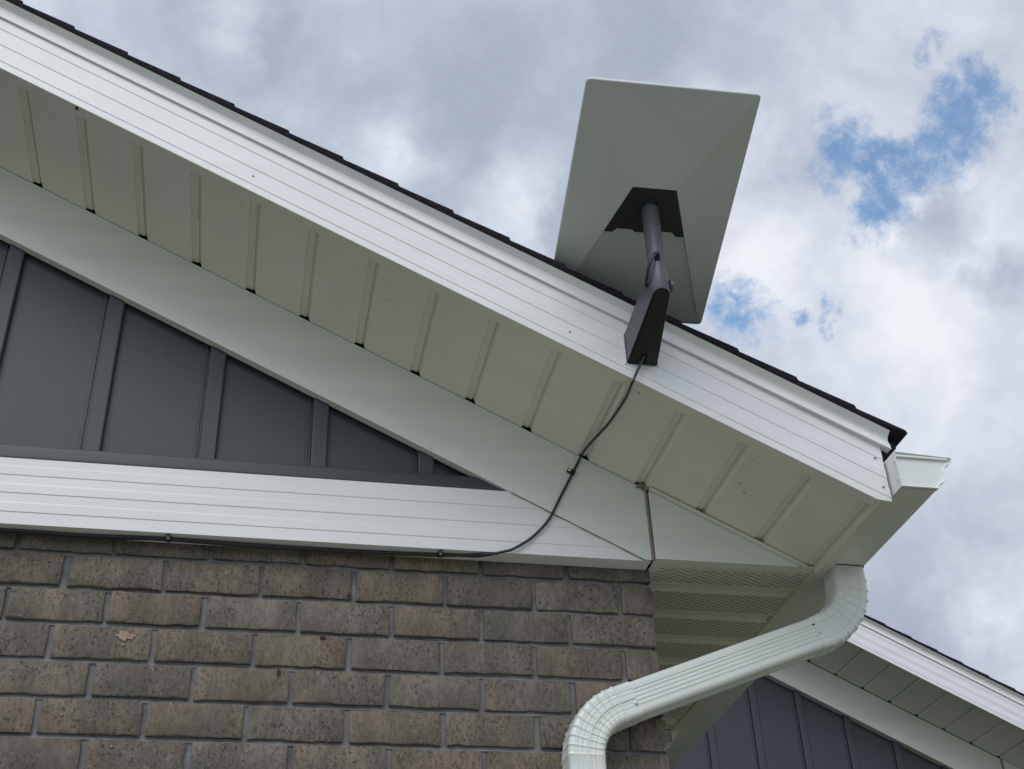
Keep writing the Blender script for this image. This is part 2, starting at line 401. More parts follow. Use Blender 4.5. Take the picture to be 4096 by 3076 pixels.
for i in range(14):                            # torn lump of sealant at the top
    a = random.uniform(-.020, .010); c_ = Vector((-.004 + a, -.052 - random.uniform(0, .010), .2235 - .5*a + random.uniform(-.002, .003)))
    r_ = random.uniform(.003, .006); rings = []
    for q in range(5):
        th = math.pi*(q+.5)/5
        rings.append([c_ + Vector((math.sin(th)*math.cos(ph)*r_*1.5, math.sin(th)*math.sin(ph)*r_, math.cos(th)*r_*.7))*(1+.3*noise.noise(c_*90+Vector((q, ph, 0)))) for ph in [2*math.pi*s/8 for s in range(8)]])
    ck.loft(rings)
ck.build('corner_caulk', M['caulk'], house, smooth=True)
# --- gable siding: flat boards, battens, starter trim
sd_ = MB(); sd_.prism([(XL, .18), (-.28, .18), (-.28, .20), (XL, .06 - .5*XL)], -.018, -.001, lambda u, v, t: (u, t, v))
sdo = sd_.build('board_siding', M['siding'], house)
bx = [-.5150, -.7666, -1.0186, -1.2712, -1.5240, -1.7765, -2.029, -2.282, -2.534, -2.787, -3.04]
for xr in bx:
    b_ = MB(); w = .0415
    zt = .030 - .5*(xr - w) + .03
    sec = [(-w-.010, -.0182), (-w-.009, -.0215), (-w-.004, -.0215), (-w-.003, -.0185), (-w+.0015, -.0185), (-w+.004, -.033), (-w+.007, -.0342), (-.004, -.0342), (-.001, -.0325), (0, -.0185), (0, -.017), (-w-.010, -.017)]
    b_.loft([[(xr+u, v, .225) for u, v in sec], [(xr+u, v, zt) for u, v in sec]])
    b_.build('batten', M['siding'], sdo, smooth=True, angle=12)
tr = MB(); sec = [(-.0435, .1968), (-.0445, .2000), (-.0445, .2045), (-.0425, .2060), (-.0415, .2300), (-.0395, .2345), (-.0365, .2362), (-.018, .2365), (-.018, .1968)]
tr.loft([[(XL, y, z) for y, z in sec], [((.0250 - z)/.5, y, z) for y, z in sec]])
tr.build('starter_trim', M['darktrim'], house, smooth=True, angle=30)

# --- sloped rake soffit with recessed grooves (soffit plane: z + x/2 = k)
def rake_soffit(mb, k, x0, x1, y0, y1, grooves, rec=.009, gw=.027):
    pts = []; xs = sorted(g_ for g_ in grooves if x0 + gw < g_ < x1)
    pts.append((x0, 0))
    for gx in xs:
        pts += [(gx - gw, 0), (gx - gw + .0015, .0045), (gx - gw + .004, .0065), (gx - .0100, .0080), (gx - .0085, .0130), (gx - .0068, .0130), (gx - .0056, .0112), (gx - .0010, .0008), (gx + .0010, -.0004), (gx + .0034, 0)]
    pts.append((x1, 0))
    a = [(x_, y0, k - .5*x_ + h) for x_, h in pts]; b = [(x_, y1, k - .5*x_ + h) for x_, h in pts]
    n = len(pts); mb.add(a + b, [(i, i+1, n+i+1, n+i) for i in range(n-1)])
gro = [-1.512 + .1372*i + .001*math.sin(i*2.1) for i in range(-13, 14)] + [.3935]
so = MB(); rake_soffit(so, .2235, XL, .398, -.412, -.0538, gro)
soo = so.build('rake_soffit', M['soffit'], house, smooth=True, angle=18)
sn = MB(); sn.prism([(-.0005, .2205), (.369, .2205), (.369, .2185), (-.0005, .2185)], -.076, -.0605, lambda u, v, t: (u, t, v - .5*u))
sn.box(.366, .398, -.070, -.0605, .0345, .0365)
sn.build('soffit_channel', M['soffit'], house)
# --- rake fascia, ribbed (k profile)
def fascia_profile(ky, kb, yf, g1, l1, g2, l2, g3):
    p_ = ribbed(ky, kb + .002, [(g1,'d'),(l1,'l'),(g2,'d'),(l2,'l'),(g3,'d')], yf, .0016)
    p_[0] = (yf, ky); p_[1] = (yf, p_[1][1])
    return p_
fp = fascia_profile(.400, .2225, -.4185, .3378, .3135, .2893, .2650, .2412)
fp += [(-.4172, .2222), (-.4172, .400)]
fa = MB()
rings = []
for xx in [XL] + [-2.5 + .12*i for i in range(24)] + [.392]:
    wob = noise.noise(Vector((xx*1.3, 7, 2)))*.0012
    rings.append([(xx, y + wob, k - .5*xx) for y, k in fp])
rings.append([(.4205, y, max(k - .5*.4205, .0235)) for y, k in fp])
fa.loft(rings)
fr_ = MB(); sec = [(-.4172, .2206), (-.3860, .2210), (-.3860, .2224), (-.4172, .2222)]
fr_.loft([[(xx, y, max(k - .5*xx, .0262)) for y, k in sec] for xx in (XL, .3870, .4195)]); fr_.build('fascia_return', M['soffit'], house)
fao = fa.build('rake_fascia', M['white'], house)
def screw(x, y, z, parent, r=.0034, nrm=Vector((0,-1,0)), m_='steel', name='screw'):
    s = MB(); p = Vector((x, y, z)); s.tube([p - nrm*.002, p + nrm*.0008, p + nrm*.0016], [r*1.25, r*1.25, r*.9], 12)
    s.tube([p + nrm*.001, p + nrm*.0034], [r*.72, r*.66], 6)
    return s.build(name, M[m_], parent, smooth=True, angle=30)
def px_pt(x, y, plane_y):                       # measuring aid: a point on the plane y = plane_y
    d = RT*((x-2048)/5093) - UP*((y-1538)/5093) + FW
    return CAM + d*((plane_y - CAM.y)/d.y)
for q in ((3100+1328*.301, 1500+1092*.301), (3100+1440*.301, 1500+1483*.301), (1012, 703), (2278, 1326)):
    p = px_pt(*q, -.4185); screw(p.x, -.4185, p.z, fao, .0022 if q[0] < 3000 else .0032, m_='paintscrew')
# --- drip edge
de = MB(); sec = [(-.4192, .3716), (-.4240, .3700), (-.4248, .3708), (-.4240, .3738), (-.4230, .3820), (-.4226, .3930), (-.4244, .4000), (-.4292, .4056), (-.4385, .4108), (-.4400, .4122), (-.4385, .4130), (-.41, .4135), (-.41, .3710)]
rings = []
for xx in [XL] + [-2.6 + .1*i for i in range(30)] + [.4405]:
    wob = noise.noise(Vector((xx*.9, 3, 8)))*.0022 - max(0, xx + .2)*.007
    rings.append([(xx, y + (wob if y < -.4225 and k < .386 else 0), k - .5*xx) for y, k in sec])
de.loft(rings)
de.build('drip_edge', M['white'], house, smooth=True, angle=22)
# --- roof: stepped shingle courses with a rough cut edge
def roof(name, x0, x1, y0, y1, kbot, ktop, step0, pitch, parent, dx=.0025, y_eave=None):
    mb = MB(); rings = []; n = int((x1-x0)/dx)
    for i in range(n+1):
        xx = x0 + (x1-x0)*i/n
        ph = ((xx - step0) / pitch) % 1.0         # 0 just past a butt, 1 at the butt
        sh = ph*.0075
        r1 = noise.noise(Vector((xx*190, 1, y0)))*.0022; r2 = noise.noise(Vector((xx*110, 5, y0)))*.0024; r3 = noise.noise(Vector((xx*260, 9, 2)))*.0022
        kb_ = kbot; kbot_ = kbot + max(0, (xx - (x1 - .06))/.06)*.014
        z = -.5*xx; lay = .0045*(1 if noise.noise(Vector((math.floor((xx-step0)/pitch)*3.3, 2, 2))) > -.1 else .3)
        rings.append([(xx, y0 + .009 + r2*.5, z + kbot_), (xx, y0 + .002 + r1, z + kbot_ + .001), (xx, y0 + r1, z + max(kbot + .0075, kbot_ + .0015)), (xx, y0 + .003 + r3, z + max(kbot + .0085, kbot_ + .002)), (xx, y0 + .0025 + r2 + lay*.3, z + kbot + .0155),
                      (xx, y0 + .005 + r2, z + kbot + .0165), (xx, y0 + .0045 + r3, z + ktop - .0035 + sh*.6), (xx, y0 + .007 + r3, z + ktop + sh + r3*.8), (xx, y1, z + ktop + sh), (xx, y1, z + kbot_)])
    mb.loft(rings)
    return mb.build(name, M['shingle'], parent)
rf = roof('shingle_roof', XL, .482, -.4425, 3.5, .4135, .4340, -1.4320, .1290, house)
# other slope and the roof deck (seen only from other places)
r2 = MB(); r2.add([(XL, -.4425, .436-.5*XL), (XL-3.8, -.4425, .436-.5*XL-1.9), (XL-3.8, 3.5, .436-.5*XL-1.9), (XL, 3.5, .436-.5*XL),
                   (XL, -.4425, .414-.5*XL), (XL-3.8, -.4425, .414-.5*XL-1.9), (XL-3.8, 3.5, .414-.5*XL-1.9), (XL, 3.5, .414-.5*XL)], [(0,1,2,3),(4,7,6,5),(0,4,5,1),(1,5,6,2),(2,6,7,3)])
r2.build('shingle_roof', M['shingle'], house)
dk_ = MB(); dk_.prism([(XL, .4125-.5*XL), (.466, .4125-.233), (.466, .3995-.233), (XL, .3995-.5*XL)], -.408, 3.5, lambda u, v, t: (u, t, v))
dk_.build('roof_deck', M['deck'], house)
# left, unseen half of the gable so the building closes
lw = MB(); lw.add([(XL, -.002, GZ), (XL-3.3, -.002, GZ), (XL-3.3, -.002, .22), (XL, -.002, 1.87)], [(0,1,2,3)])
lw.add([(XL-3.3, 0, GZ), (XL-3.3, 3.4, GZ), (XL-3.3, 3.4, .22), (XL-3.3, 0, .22)], [(0,1,2,3)])
lw.build('side_wall', M['siding'], house)

# --- cornice return at the corner (triangular white box)
cb = MB(); cb.prism([(.0008, .0375), (.0008, .2182), (.3620, .0375)], -.0600, -.012, lambda u, v, t: (u, t, v))
cb.build('cornice_return', M['frieze'], house, bevel=.0012)
# --- eave soffit: perforated strips and plain recessed strips, real holes
ES = MB(); Z0 = .0365
def flat(x0, x1, y0, y1, z=Z0): ES.add([(x0,y0,z),(x1,y0,z),(x1,y1,z),(x0,y1,z)], [(0,1,2,3)])
XA, XB = .0, .405
flat(XA-.002, XB, -.0595, -.0315)                # front flange
flat(XA-.002, .0225, -.0315, .059, Z0 - .0008)   # side flange
y = -.045; band_i = 0
while y < 1.05:
    ya, yb_ = y, y + .1045
    rows = 14; pitch = .0072; sl = .0029
    yc = ya
    for r_ in range(rows):
        y0r = ya + .002 + r_*pitch
        if y0r < -.030: continue
        if yc < -.0315: yc = -.0315
        if y0r > yc: flat(XA, XB, yc, y0r)
        xs0 = .0245 + (0 if r_ % 2 == 0 else .01275); cur = XA
        h = xs0 - .0265
        while h < XB - .012:
            if h > .003:
                flat(cur, h, y0r, y0r + sl); cur = h + .0113
            h += .0255
        flat(cur, XB, y0r, y0r + sl); yc = y0r + sl
    flat(XA, XB, yc, yb_)
    # recessed plain strip
    pr = [(yb_, 0), (yb_ + .0015, -.0006), (yb_ + .004, .0070), (yb_ + .0065, .0080), (y + .1445, .0080), (y + .147, .0070), (y + .1500, -.0004), (y + .153, 0)]
    a = [(XA, q, Z0 + h) for q, h in pr]; b = [(XB, q, Z0 + h) for q, h in pr]; n = len(pr)
    ES.add(a + b, [(i, i+1, n+i+1, n+i) for i in range(n-1)])
    y += .153
eso = ES.build('eave_soffit', M['soffit'], house)
pl = MB(); pl.box(.001, .40, -.05, 1.09, .050, .054); pl.build('soffit_shade_sheet', M['void'], eso)  # black sheet behind the slots, painting in the dark of the cavity
fl = MB(); fl.box(.3945, .4325, -.412, 3.3, .0335, .0350); fl.box(.3945, .3960, -.412, 3.3, .035, .052); fl.box(.4225, .4265, -.400, 3.3, .035, .19)
fl.build('eave_fascia', M['soffit'], house)
# boxed end below the far end of the soffit, with its louvred grille
bxm = MB()
poly = [(.30, .0345), (.3645, .0345), (.4170, .0345), (.3990, .0040), (.3850, -.0170), (.355, -.037), (.30, -.037)]
bxm.prism(poly, 1.085, 1.16, lambda u, v, t: (u, t, v))
bxo = bxm.build('soffit_end_box', M['soffit'], house)
gr = MB()
for i in range(7): gr.box(.3665 + i*.0043, .3688 + i*.0043, 1.079, 1.0845, -.006, .030)
gr.box(.3640, .3965, 1.0785, 1.0845, .0300, .0335); gr.box(.3640, .3965, 1.0785, 1.0845, -.0100, -.006)
gr.build('vent_grille', M['soffit'], bxo)
vd = MB(); vd.box(.3655, .395, 1.0832, 1.0846, -.006, .030); vd.build('vent_opening', M['void'], bxo)
pf = MB(); pf.box(.0, .42, 1.17, 3.35, .045, .050); pf.build('porch_soffit', M['soffit'], house)

# ------------------------------------------------------------------ gutter + downspout
gut = empty('rain_gutter', (.47, -.459, .0385), 'white ogee rain gutter along the eave with its closed end and a bent downspout', 'gutter')
ogee = [(.4265, .0385), (.5085, .0385), (.5110, .0400), (.5120, .0450), (.5180, .0500), (.5260, .0550), (.5310, .0640), (.5330, .0760), (.5345, .0880), (.5400, .0950), (.5490, .1010), (.5570, .1080), (.5590, .1150), (.5560, .1180), (.5480, .1175)]
inner = [(a - .0012 if i > 1 else a, b + .0012) for i, (a, b) in enumerate(ogee[:-1])][::-1]
prof_g = [(.4253, .1225), (.4253, .0385)] + ogee[1:] + inner[:-1] + [(.4268, .0397), (.4268, .1225)]
gm_ = MB(); gm_.loft([[(a, yy_, b) for a, b in prof_g] for yy_ in (-.4585, -.2, .5, 1.4, 3.3)])
gm_.build('trough', M['gutter'], gut, smooth=True, angle=30)
ec = MB()
capo = [(.4245, .1235), (.4240, .0372)] + [(a + .0012, b - (.0012 if i < 2 else 0)) for i, (a, b) in enumerate(ogee)]
ec.prism(capo, -.4560, -.4545, lambda u, v, t: (u, t, v))
n = len(capo)                                   # rim folded round the edge
cen = Vector((.480, .080))
outr = [Vector(p) for p in capo]; inn = [p + (cen - p).normalized()*.0055 for p in outr]
rings = [[(p.x, -.4620, p.y) for p in outr], [(p.x, -.4505, p.y) for p in outr]]
ec.loft([[(p.x, -.4505, p.y) for p in outr], [(p.x, -.4620, p.y) for p in outr], [(p.x, -.4628, p.y) for p in [q + (cen-q).normalized()*.0012 for q in outr]], [(p.x, -.4620, p.y) for p in [q + (cen-q).normalized()*.0030 for q in outr]], [(p.x, -.4560, p.y) for p in inn]], True, False)
ec.box(.4275, .5480, -.4615, -.4560, .1120, .1165)
ec.build('end_cap', M['gutter'], gut, smooth=True, angle=35)
for zz in (.060, .105):
    gt = MB(); gt.box(.4232, .4252, -.4600, -.4480, zz-.005, zz+.004)
    gt.build('end_tab', M['gutter'], gut, bevel=.001)

# section: rounded square, four shallow ribs each face; u in the plane of the bends, v along y
def section(hw, hv, rib=.0016, seg=10):
    P = []
    def side(fn, n_=44):
        for i in range(n_):
            s = -1 + 2*(i + .5)/n_
            q = s*.5 + .5; d = 0
            if .17 < q < .83:
                ph = (q - .17)/.66*4
                d = -rib*(1 - abs(math.sin(math.pi*ph))**.6)
            P.append(fn(s, d))
    rc = .011
    def corner(cx, cy, a0):
        for i in range(5):
            a = a0 + math.pi/2*i/4; P.append((cx + rc*math.cos(a), cy + rc*math.sin(a)))
    side(lambda s, d: (hw + d, s*(hv - rc))); corner(hw - rc, hv - rc, 0)
    side(lambda s, d: (-s*(hw - rc), hv + d)); corner(-hw + rc, hv - rc, math.pi/2)
    side(lambda s, d: (-hw - d, -s*(hv - rc))); corner(-hw + rc, -hv + rc, math.pi)
    side(lambda s, d: (s*(hw - rc), -hv - d)); corner(hw - rc, -hv + rc, 3*math.pi/2)
    return P
YC = -.048
def sweep(mb, path, sec):
    """path: list of (x,z,tx,tz,scale)"""
    rings = []
    for x_, z_, tx, tz, sc in path:
        nx_, nz_ = -tz, tx                       # normal in the bend plane
        rings.append([(x_ + nx_*u*sc, YC + v*(1 + (sc-1)*.8), z_ + nz_*u*sc) for u, v in sec])
    mb.loft(rings)
SL = math.atan(.385); DX, DZ = -math.cos(SL), -math.sin(SL)
def line_z(x_): return -.159 + (x_ - .30)*.385
# upper elbow
r1 = .138; turn = math.pi/2 - SL; tl = r1*math.tan(turn/2); VX = .4705; vz = line_z(VX)
def arc(cx, cz, r, a0, a1, n, ridge, sgn):
    out = []; sub = 6
    for i in range(n*sub + 1):
        a = a0 + (a1 - a0)*i/(n*sub); f = (i % sub)/sub
        bump = 1 + ridge*(math.exp(-((f if f < .5 else 1-f)/.10)**2)) - ridge*.25*math.exp(-((abs((f if f<.5 else 1-f)-.20))/.10)**2)
        out.append((a, bump))
    return out
def elbow_path(cx, cz, r, a0, a1, n, ridge, pre, post, cw):
    P = []
    s = 1 if cw else -1
    def pt(a): return cx + r*math.cos(a), cz + r*math.sin(a)
    def tan(a): return (s*math.sin(a), -s*math.cos(a))
    x_, z_ = pt(a0); t_ = tan(a0)
    for q in pre: P.append((x_ - t_[0]*q[0], z_ - t_[1]*q[0], t_[0], t_[1], q[1]))
    for a, b in arc(cx, cz, r, a0, a1, n, ridge, s):
        x_, z_ = pt(a); t_ = tan(a); P.append((x_, z_, t_[0], t_[1], b))
    x_, z_ = pt(a1); t_ = tan(a1)
    for q in post: P.append((x_ + t_[0]*q[0], z_ + t_[1]*q[0], t_[0], t_[1], q[1]))
    return P
# centre of the upper bend lies to the left (-x) of the vertical leg
c1x, c1z = VX - r1, vz + tl
ue = MB(); sweep(ue, elbow_path(c1x, c1z, r1, 0, -turn, 8, .055, [(.0385 - c1z + .010, 1.0), (.02, 1.0), (.006, 1.0)], [(.004, 1.0), (.022, 1.0), (.026, 1.0)], True), section(.0402, .0368, .0012))
# straight run
e1x = c1x + r1*math.cos(-turn); e1z = c1z + r1*math.sin(-turn)
r2_ = .120; BX = -.2035; bz = line_z(BX); tl2 = r2_*math.tan(turn/2)
s2x, s2z = BX - DX*tl2, bz - DZ*tl2            # start of lower bend
st_ = MB()
PTS = []
ax, az = e1x + DX*.006, e1z + DZ*.006; bx_, bz_ = s2x - DX*.010, s2z - DZ*.010
for i in range(9):
    t_ = i/8; PTS.append((ax + (bx_-ax)*t_, az + (bz_-az)*t_, DX, DZ, 1.0))
sweep(st_, PTS, section(.0385, .0355, .0022))
dso = st_.build('downspout', M['pipe'], gut, smooth=True, angle=50)
og = MB(); og.loft([[(VX + u*1.05, YC + v*1.05, zz) for u, v in section(.0402, .0368, 0)] for zz in (.0372, .0384)]); og.build('outlet_gap', M['void'], gut)  # black ring painted in for the dark gap round the pipe
ueo = ue.build('elbow', M['pipe'], dso, smooth=True, angle=50)
c2x, c2z = BX + r2_, bz - tl2                  # centre right of the lower vertical leg
a_start = math.pi/2 + SL                        # tangent there is (DX,DZ)
le = MB(); sweep(le, elbow_path(c2x, c2z, r2_, a_start, math.pi, 9, .055, [(.042, 1.0), (.041, 1.0), (.02, 1.0), (.005, 1.0)], [(.004, 1.0), (.05, 1.0), (.09, 1.0)], False), section(.0402, .0374, .0010))
# crimped lock seam down the middle of the front face
sp = elbow_path(c2x, c2z, r2_, a_start, math.pi, 9, 0, [(.040, 1), (.02, 1)], [(.02, 1), (.09, 1)], False)
pts = [Vector((p[0], YC - .0380, p[1])) for p in sp]
le.tube(pts, .0016, 6)
leo = le.build('elbow', M['pipe'], dso, smooth=True, angle=50)
vp = MB(); PTS = [(BX, c2z - .02 - i*.5, 0, -1, 1.0) for i in range(6)]; PTS.append((BX, GZ + .05, 0, -1, 1.0)); sweep(vp, PTS, section(.0372, .0345, .0022))
vp.build('downspout_lower', M['pipe'], dso, smooth=True, angle=50)
screw(-.0894, YC-.0384, -.3209, dso, .0040, m_='steel'); screw(.3638, YC-.0378, -.1356, dso, .0044, m_='steel')
hl = MB(); hl.box(.3500, .3560, YC-.0366, YC-.0350, -.1200, -.1165); hl.build('drill_hole', M['void'], dso)

# ------------------------------------------------------------------ antenna
dish = empty('satellite_dish', (-.109, -.58, .33), 'flat rectangular white satellite dish on a grey pole bracketed to the ribbed fascia', 'satellite dish')
DC = Vector((-.1073, -.564, .6529))
RX = Vector((.9988, -.0482, -.0077)); RY = Vector((.0233, .3313, .9432)); RZ = Vector((-.0429, -.9423, .3320))
def LW(x_, y_, z_): return DC + RX*x_ + RY*y_ + RZ*z_
wd, hd = .1915, .297
def rrect(w, h, r, n_=5):
    P = []
    for cx, cz, a0 in ((w-r, h-r, 0), (-w+r, h-r, math.pi/2), (-w+r, -h+r, math.pi), (w-r, -h+r, 1.5*math.pi)):
        for i in range(n_+1):
            a = a0 + math.pi/2*i/n_; P.append((cx + r*math.cos(a), cz + r*math.sin(a)))
    return P
fp_ = MB(); rings = []
for yy_, ins in ((0.0, .0028), (.0006, .0010), (.002, 0), (.0085, 0), (.0105, .0006), (.0112, .0030)):
    rings.append([LW(a, yy_, b) for a, b in rrect(wd-ins, hd-ins, .0095)])
fp_.loft(rings)
fp_.build('antenna_face', M['dish'], dish, smooth=True, angle=50)
# back shell: low pyramid with a flared recess for the folded pole
H = .019
def LP(x_, h, z_): return LW(x_, -h, z_)
bsx, bsz = wd-.0035, hd-.0035
V = [LP(-bsx, 0, bsz), LP(bsx, 0, bsz), LP(bsx, 0, -bsz), LP(-bsx, 0, -bsz),      # 0 TL 1 TR 2 BR 3 BL
     LP(-.050, H, .064), LP(.050, H, .064), LP(.1815, .0008, -.289), LP(-.1815, .0008, -.289), # 4 a 5 b 6 e 7 f
     LP(-.050, .002, .064), LP(.050, .002, .064), LP(.1800, .0006, -.289), LP(-.1800, .0006, -.289)] # floor
bsm = MB()
def grid_quad(mb, A, B, C_, D_, n_=6, bulge=0):
    rows_ = []
    for j in range(n_+1):
        t_ = j/n_; rows_.append([(A.lerp(B, i/n_)).lerp(D_.lerp(C_, i/n_), t_) - RY*bulge*math.sin(math.pi*t_) for i in range(n_+1)])
    mb.loft(rows_, False, False)
bsm.add(V, [(0, 1, 5, 4), (1, 2, 6, 5), (3, 0, 4, 7), (4, 5, 9, 8), (5, 6, 10, 9), (7, 4, 8, 11), (8, 9, 10, 11), (2, 3, 7, 6)])
bsm.build('back_shell', M['dish'], dish, bevel=.0015)
# black hinge panel filling the top of the recess
def hz(z_): return H*(1 - (.064 - z_)/.353)      # ridge height along the recess
def xr_(z_): return .050 + (.064 - z_)*.1315/.353
bp_ = MB(); ztop, zb_ = .0625, -.0560
low = [(-xr_(zb_) + .001, zb_), (-xr_(zb_) + .020, zb_ - .001), (-xr_(zb_) + .030, zb_ + .010), (-.030, zb_ + .010), (-.022, zb_ + .004), (.022, zb_ + .004), (.030, zb_ + .010), (xr_(zb_) - .030, zb_ + .010), (xr_(zb_) - .020, zb_ - .001), (xr_(zb_) - .001, zb_)]
top = [(xr_(ztop) - .001, ztop), (-xr_(ztop) + .001, ztop)]
pl2 = low + top
A = [LP(x_, hz(z_) - .0008, z_) for x_, z_ in pl2]; B = [LP(x_, .003, z_) for x_, z_ in pl2]
n = len(pl2); bp_.add(A + B, [tuple(range(n)), tuple(range(n, 2*n))[::-1]] + [(i, (i+1) % n, (i+1) % n + n, i + n) for i in range(n)])
bp_.build('hinge_panel', M['panelblack'], dish, bevel=.001)
# pole
PX, PY = -.1090, -.5800
po = MB()
po.tube([(PX, PY, .430), (PX, PY, .4640)], .0203, 40)
po.tube([(PX, PY, .4640), (PX, PY, .4650)], .0190, 40)
poo = None
up_ = MB(); up_.tube([(PX, PY, .4648), (PX, PY, .668)], .0195, 40)
upo = up_.build('pole', M['alu'], dish, smooth=True, angle=40)
cl = MB(); cl.tube([(PX, PY, .640), (PX, PY, .662)], .0215, 32); cl.build('pole_collar', M['panelblack'], dish, smooth=True, angle=40)
# slot on the pole front, its shaded opening put in as a dark strip
slm = MB(); rows_ = []
for i in range(13):
    z_ = .4760 + .0265*i/12; w_ = .0062 if z_ < .496 else math.sqrt(max(0, .0058**2 - (z_ - .4965)**2)) if z_ > .4965 else .0060
    w_ = max(w_, .0008)
    rows_.append([(PX - .0045 + w_*s, PY - math.sqrt(.01975**2 - (-.0045 + w_*s)**2), z_) for s in (-1, -.5, 0, .5, 1)])
slm.loft(rows_, False, False); slm.build('cable_slot', M['void'], dish, smooth=True)
# bracket: tapering box from the fascia out to the pole
YF = -.4190
def zb2(y_): return .3270 + (-.417 - y_)*.40     # underside plane
def zt2(y_): return min(.403 + (-.417 - y_)*.40, .4640)
def outline(ins=0.0, bot=True):
    pts_ = [(-.1450 + ins, YF - ins*.3), (-.0755 - ins, YF - ins*.3)]
    r_ = .0203 - ins; n_ = 20
    a0, a1 = rad(8), rad(-188)
    for i in range(n_+1):
        a = a0 + (a1 - a0)*i/n_; pts_.append((PX + r_*math.cos(a), PY + r_*math.sin(a)))
    return pts_
ol = outline(); br_ = MB()
r0 = [(x_, y_, zb2(y_) + .0012) for x_, y_ in outline(.0012)]; r1_ = [(x_, y_, zb2(y_) + .0028) for x_, y_ in ol]; r2r = [(x_, y_, zt2(y_)) for x_, y_ in ol]
br_.loft([r0, r1_, r2r]); br_.loft([[(x_, y_, .4640) for x_, y_ in [(PX + .0203*math.cos(a), PY + .0203*math.sin(a)) for a in [2*math.pi*i/32 for i in range(32)]]], [(PX + .0203*math.cos(2*math.pi*i/32), PY + .0203*math.sin(2*math.pi*i/32), .430) for i in range(32)]])
bro = br_.build('bracket', M['alu'], dish, smooth=True, angle=35)
rim = MB(); a_ = [(x_, y_, zb2(y_) - .0004) for x_, y_ in outline(.0016)]; b_ = [(x_, y_, zb2(y_) + .004) for x_, y_ in outline(.0016)]; rim.loft([a_, b_]); rim.build('bracket_gap', M['void'], dish)  # black layer standing in for the shaded gap round the cover
cvl = outline(.0040); cm = (-.1103)
nt_ = [(cm - .0058, cvl[0][1]), (cm - .0058, YF - .026), (cm - .003, YF - .0295), (cm + .003, YF - .0295), (cm + .0058, YF - .026), (cm + .0058, cvl[0][1])]
cv = [cvl[0]] + nt_ + cvl[1:]
cvm = MB(); cvm.loft([[(x_, y_, zb2(y_) - .0020) for x_, y_ in cv], [(x_, y_, zb2(y_) + .003) for x_, y_ in cv]])
cvm.build('bracket_cover', M['black'], dish)
# thumb screw
kn = MB(); kz, ky = .4240, -.580
kn.tube([(PX+.018, ky, kz), (PX+.0215, ky, kz)], .006, 16)
rings = []
for xx, rr in ((.0215, .0095), (.0220, .0125), (.0235, .0135), (.0275, .0135), (.0290, .0122), (.0292, .0090)):
    rings.append([(PX + xx, ky + rr*math.cos(a)*(1 + (.03 if i % 2 else 0)), kz + rr*math.sin(a)*(1 + (.03 if i % 2 else 0))) for i, a in enumerate([2*math.pi*q/48 for q in range(48)])])
kn.loft(rings); kn.build('knob', M['alu'], dish, smooth=True, angle=40)
# sealant where the bracket meets the fascia
sl_ = MB(); pts = []
for i in range(40):
    t_ = i/39; pts.append(Vector((-.1475 + noise.noise(Vector((t_*14, 1, 1)))*.0022, -.4200, .325 + .080*t_)))
sl_.tube(pts, [.0022 + .0014*abs(noise.noise(Vector((i*.9, 2, 2)))) for i in range(40)], 8)
sl_.build('sealant', M['clear'], dish, smooth=True, angle=80)
sl_ = MB(); pts = [Vector((-.0735 + noise.noise(Vector((i*.6, 3, 1)))*.0008, -.4198, .324 + .03*i/9)) for i in range(10)]
sl_.tube(pts, .0013, 6)
sl_.build('sealant', M['clear'], dish, smooth=True, angle=80)

# ------------------------------------------------------------------ cable and clips
cb_ = empty('cable', (-.11, -.435, .338), 'dark grey cable running from the dish bracket down and along under the white band', 'cable')
cr_ = .0032
loopp = catmull([(-.1115, -.592, .4960), (-.1165, -.6035, .4930), (-.1250, -.6060, .4800), (-.1335, -.6000, .4620), (-.1368, -.5900, .4470), (-.1370, -.5780, .4350), (-.1330, -.5640, .4320), (-.1200, -.5450, .4420)], 10)
l1 = MB(); l1.tube(loopp, cr_, 12); l1.build('upper_loop', M['cable'], cb_, smooth=True, angle=180)
def under(x_, y_): return .2235 - .5*x_ - .0065
main = [(-.1095, -.437, .3480), (-.1103, -.4385, .3380), (-.1155, -.4310, .3190), (-.1255, -.4270, .2950), (-.1345, -.4250, .2740), (-.1400, -.4200, .2700)]
def soff(px, py):
    """point on the sloped plane just below the soffit for a measured direction"""
    d = RT*((px-2048)/5093) - UP*((py-1538)/5093) + FW
    nrm = Vector((.5, 0, 1)); t_ = (.2135 - nrm.dot(CAM))/nrm.dot(d); return CAM + d*t_
P_ = [Vector(p) for p in main[:5]]
P_.append(px_pt(1375*1.8517, 812*1.8517, -.4240)); 
P_ = [Vector((-.1095, -.432, .3500)), Vector((-.1103, -.4385, .3360)), px_pt(2552, 1478, -.4300), px_pt(2527, 1535, -.4270)]
P_ += [soff(1350*1.8517, 862*1.8517), soff(1318*1.8517, 910*1.8517), soff(1300*1.8517, 931*1.8517), soff(1279*1.8517, 953*1.8517)]
P_ += [soff(1262*1.8517, 974*1.8517), px_pt(1251.5*1.8517, 993*1.8517, -.0585)] + [px_pt(a*1.8517, b*1.8517, -.0570) for a, b in ((1237, 1022), (1210, 1075), (1185, 1123), (1150, 1160), (1110, 1185))]
P_ += [Vector((-.362, -.0555, .0345)), Vector((-.4150, -.0330, .0315)), Vector((-.4840, -.0300, .0315)), Vector((-.5350, -.0265, .0315)), Vector((-.704, -.0220, .0315)), Vector((-.9, -.0260, .0290)), Vector((-1.112, -.0290, .0315)), Vector((-1.28, -.0245, .0305)), Vector((-1.4486, -.0265, .0315)), Vector((-1.9, -.025, .031)), Vector((-2.6, -.028, .031)), Vector((XL, -.026, .031))]
mc = MB(); mc.tube(catmull(P_, 14), cr_, 12); mc.build('main_run', M['cable'], cb_, smooth=True, angle=180)
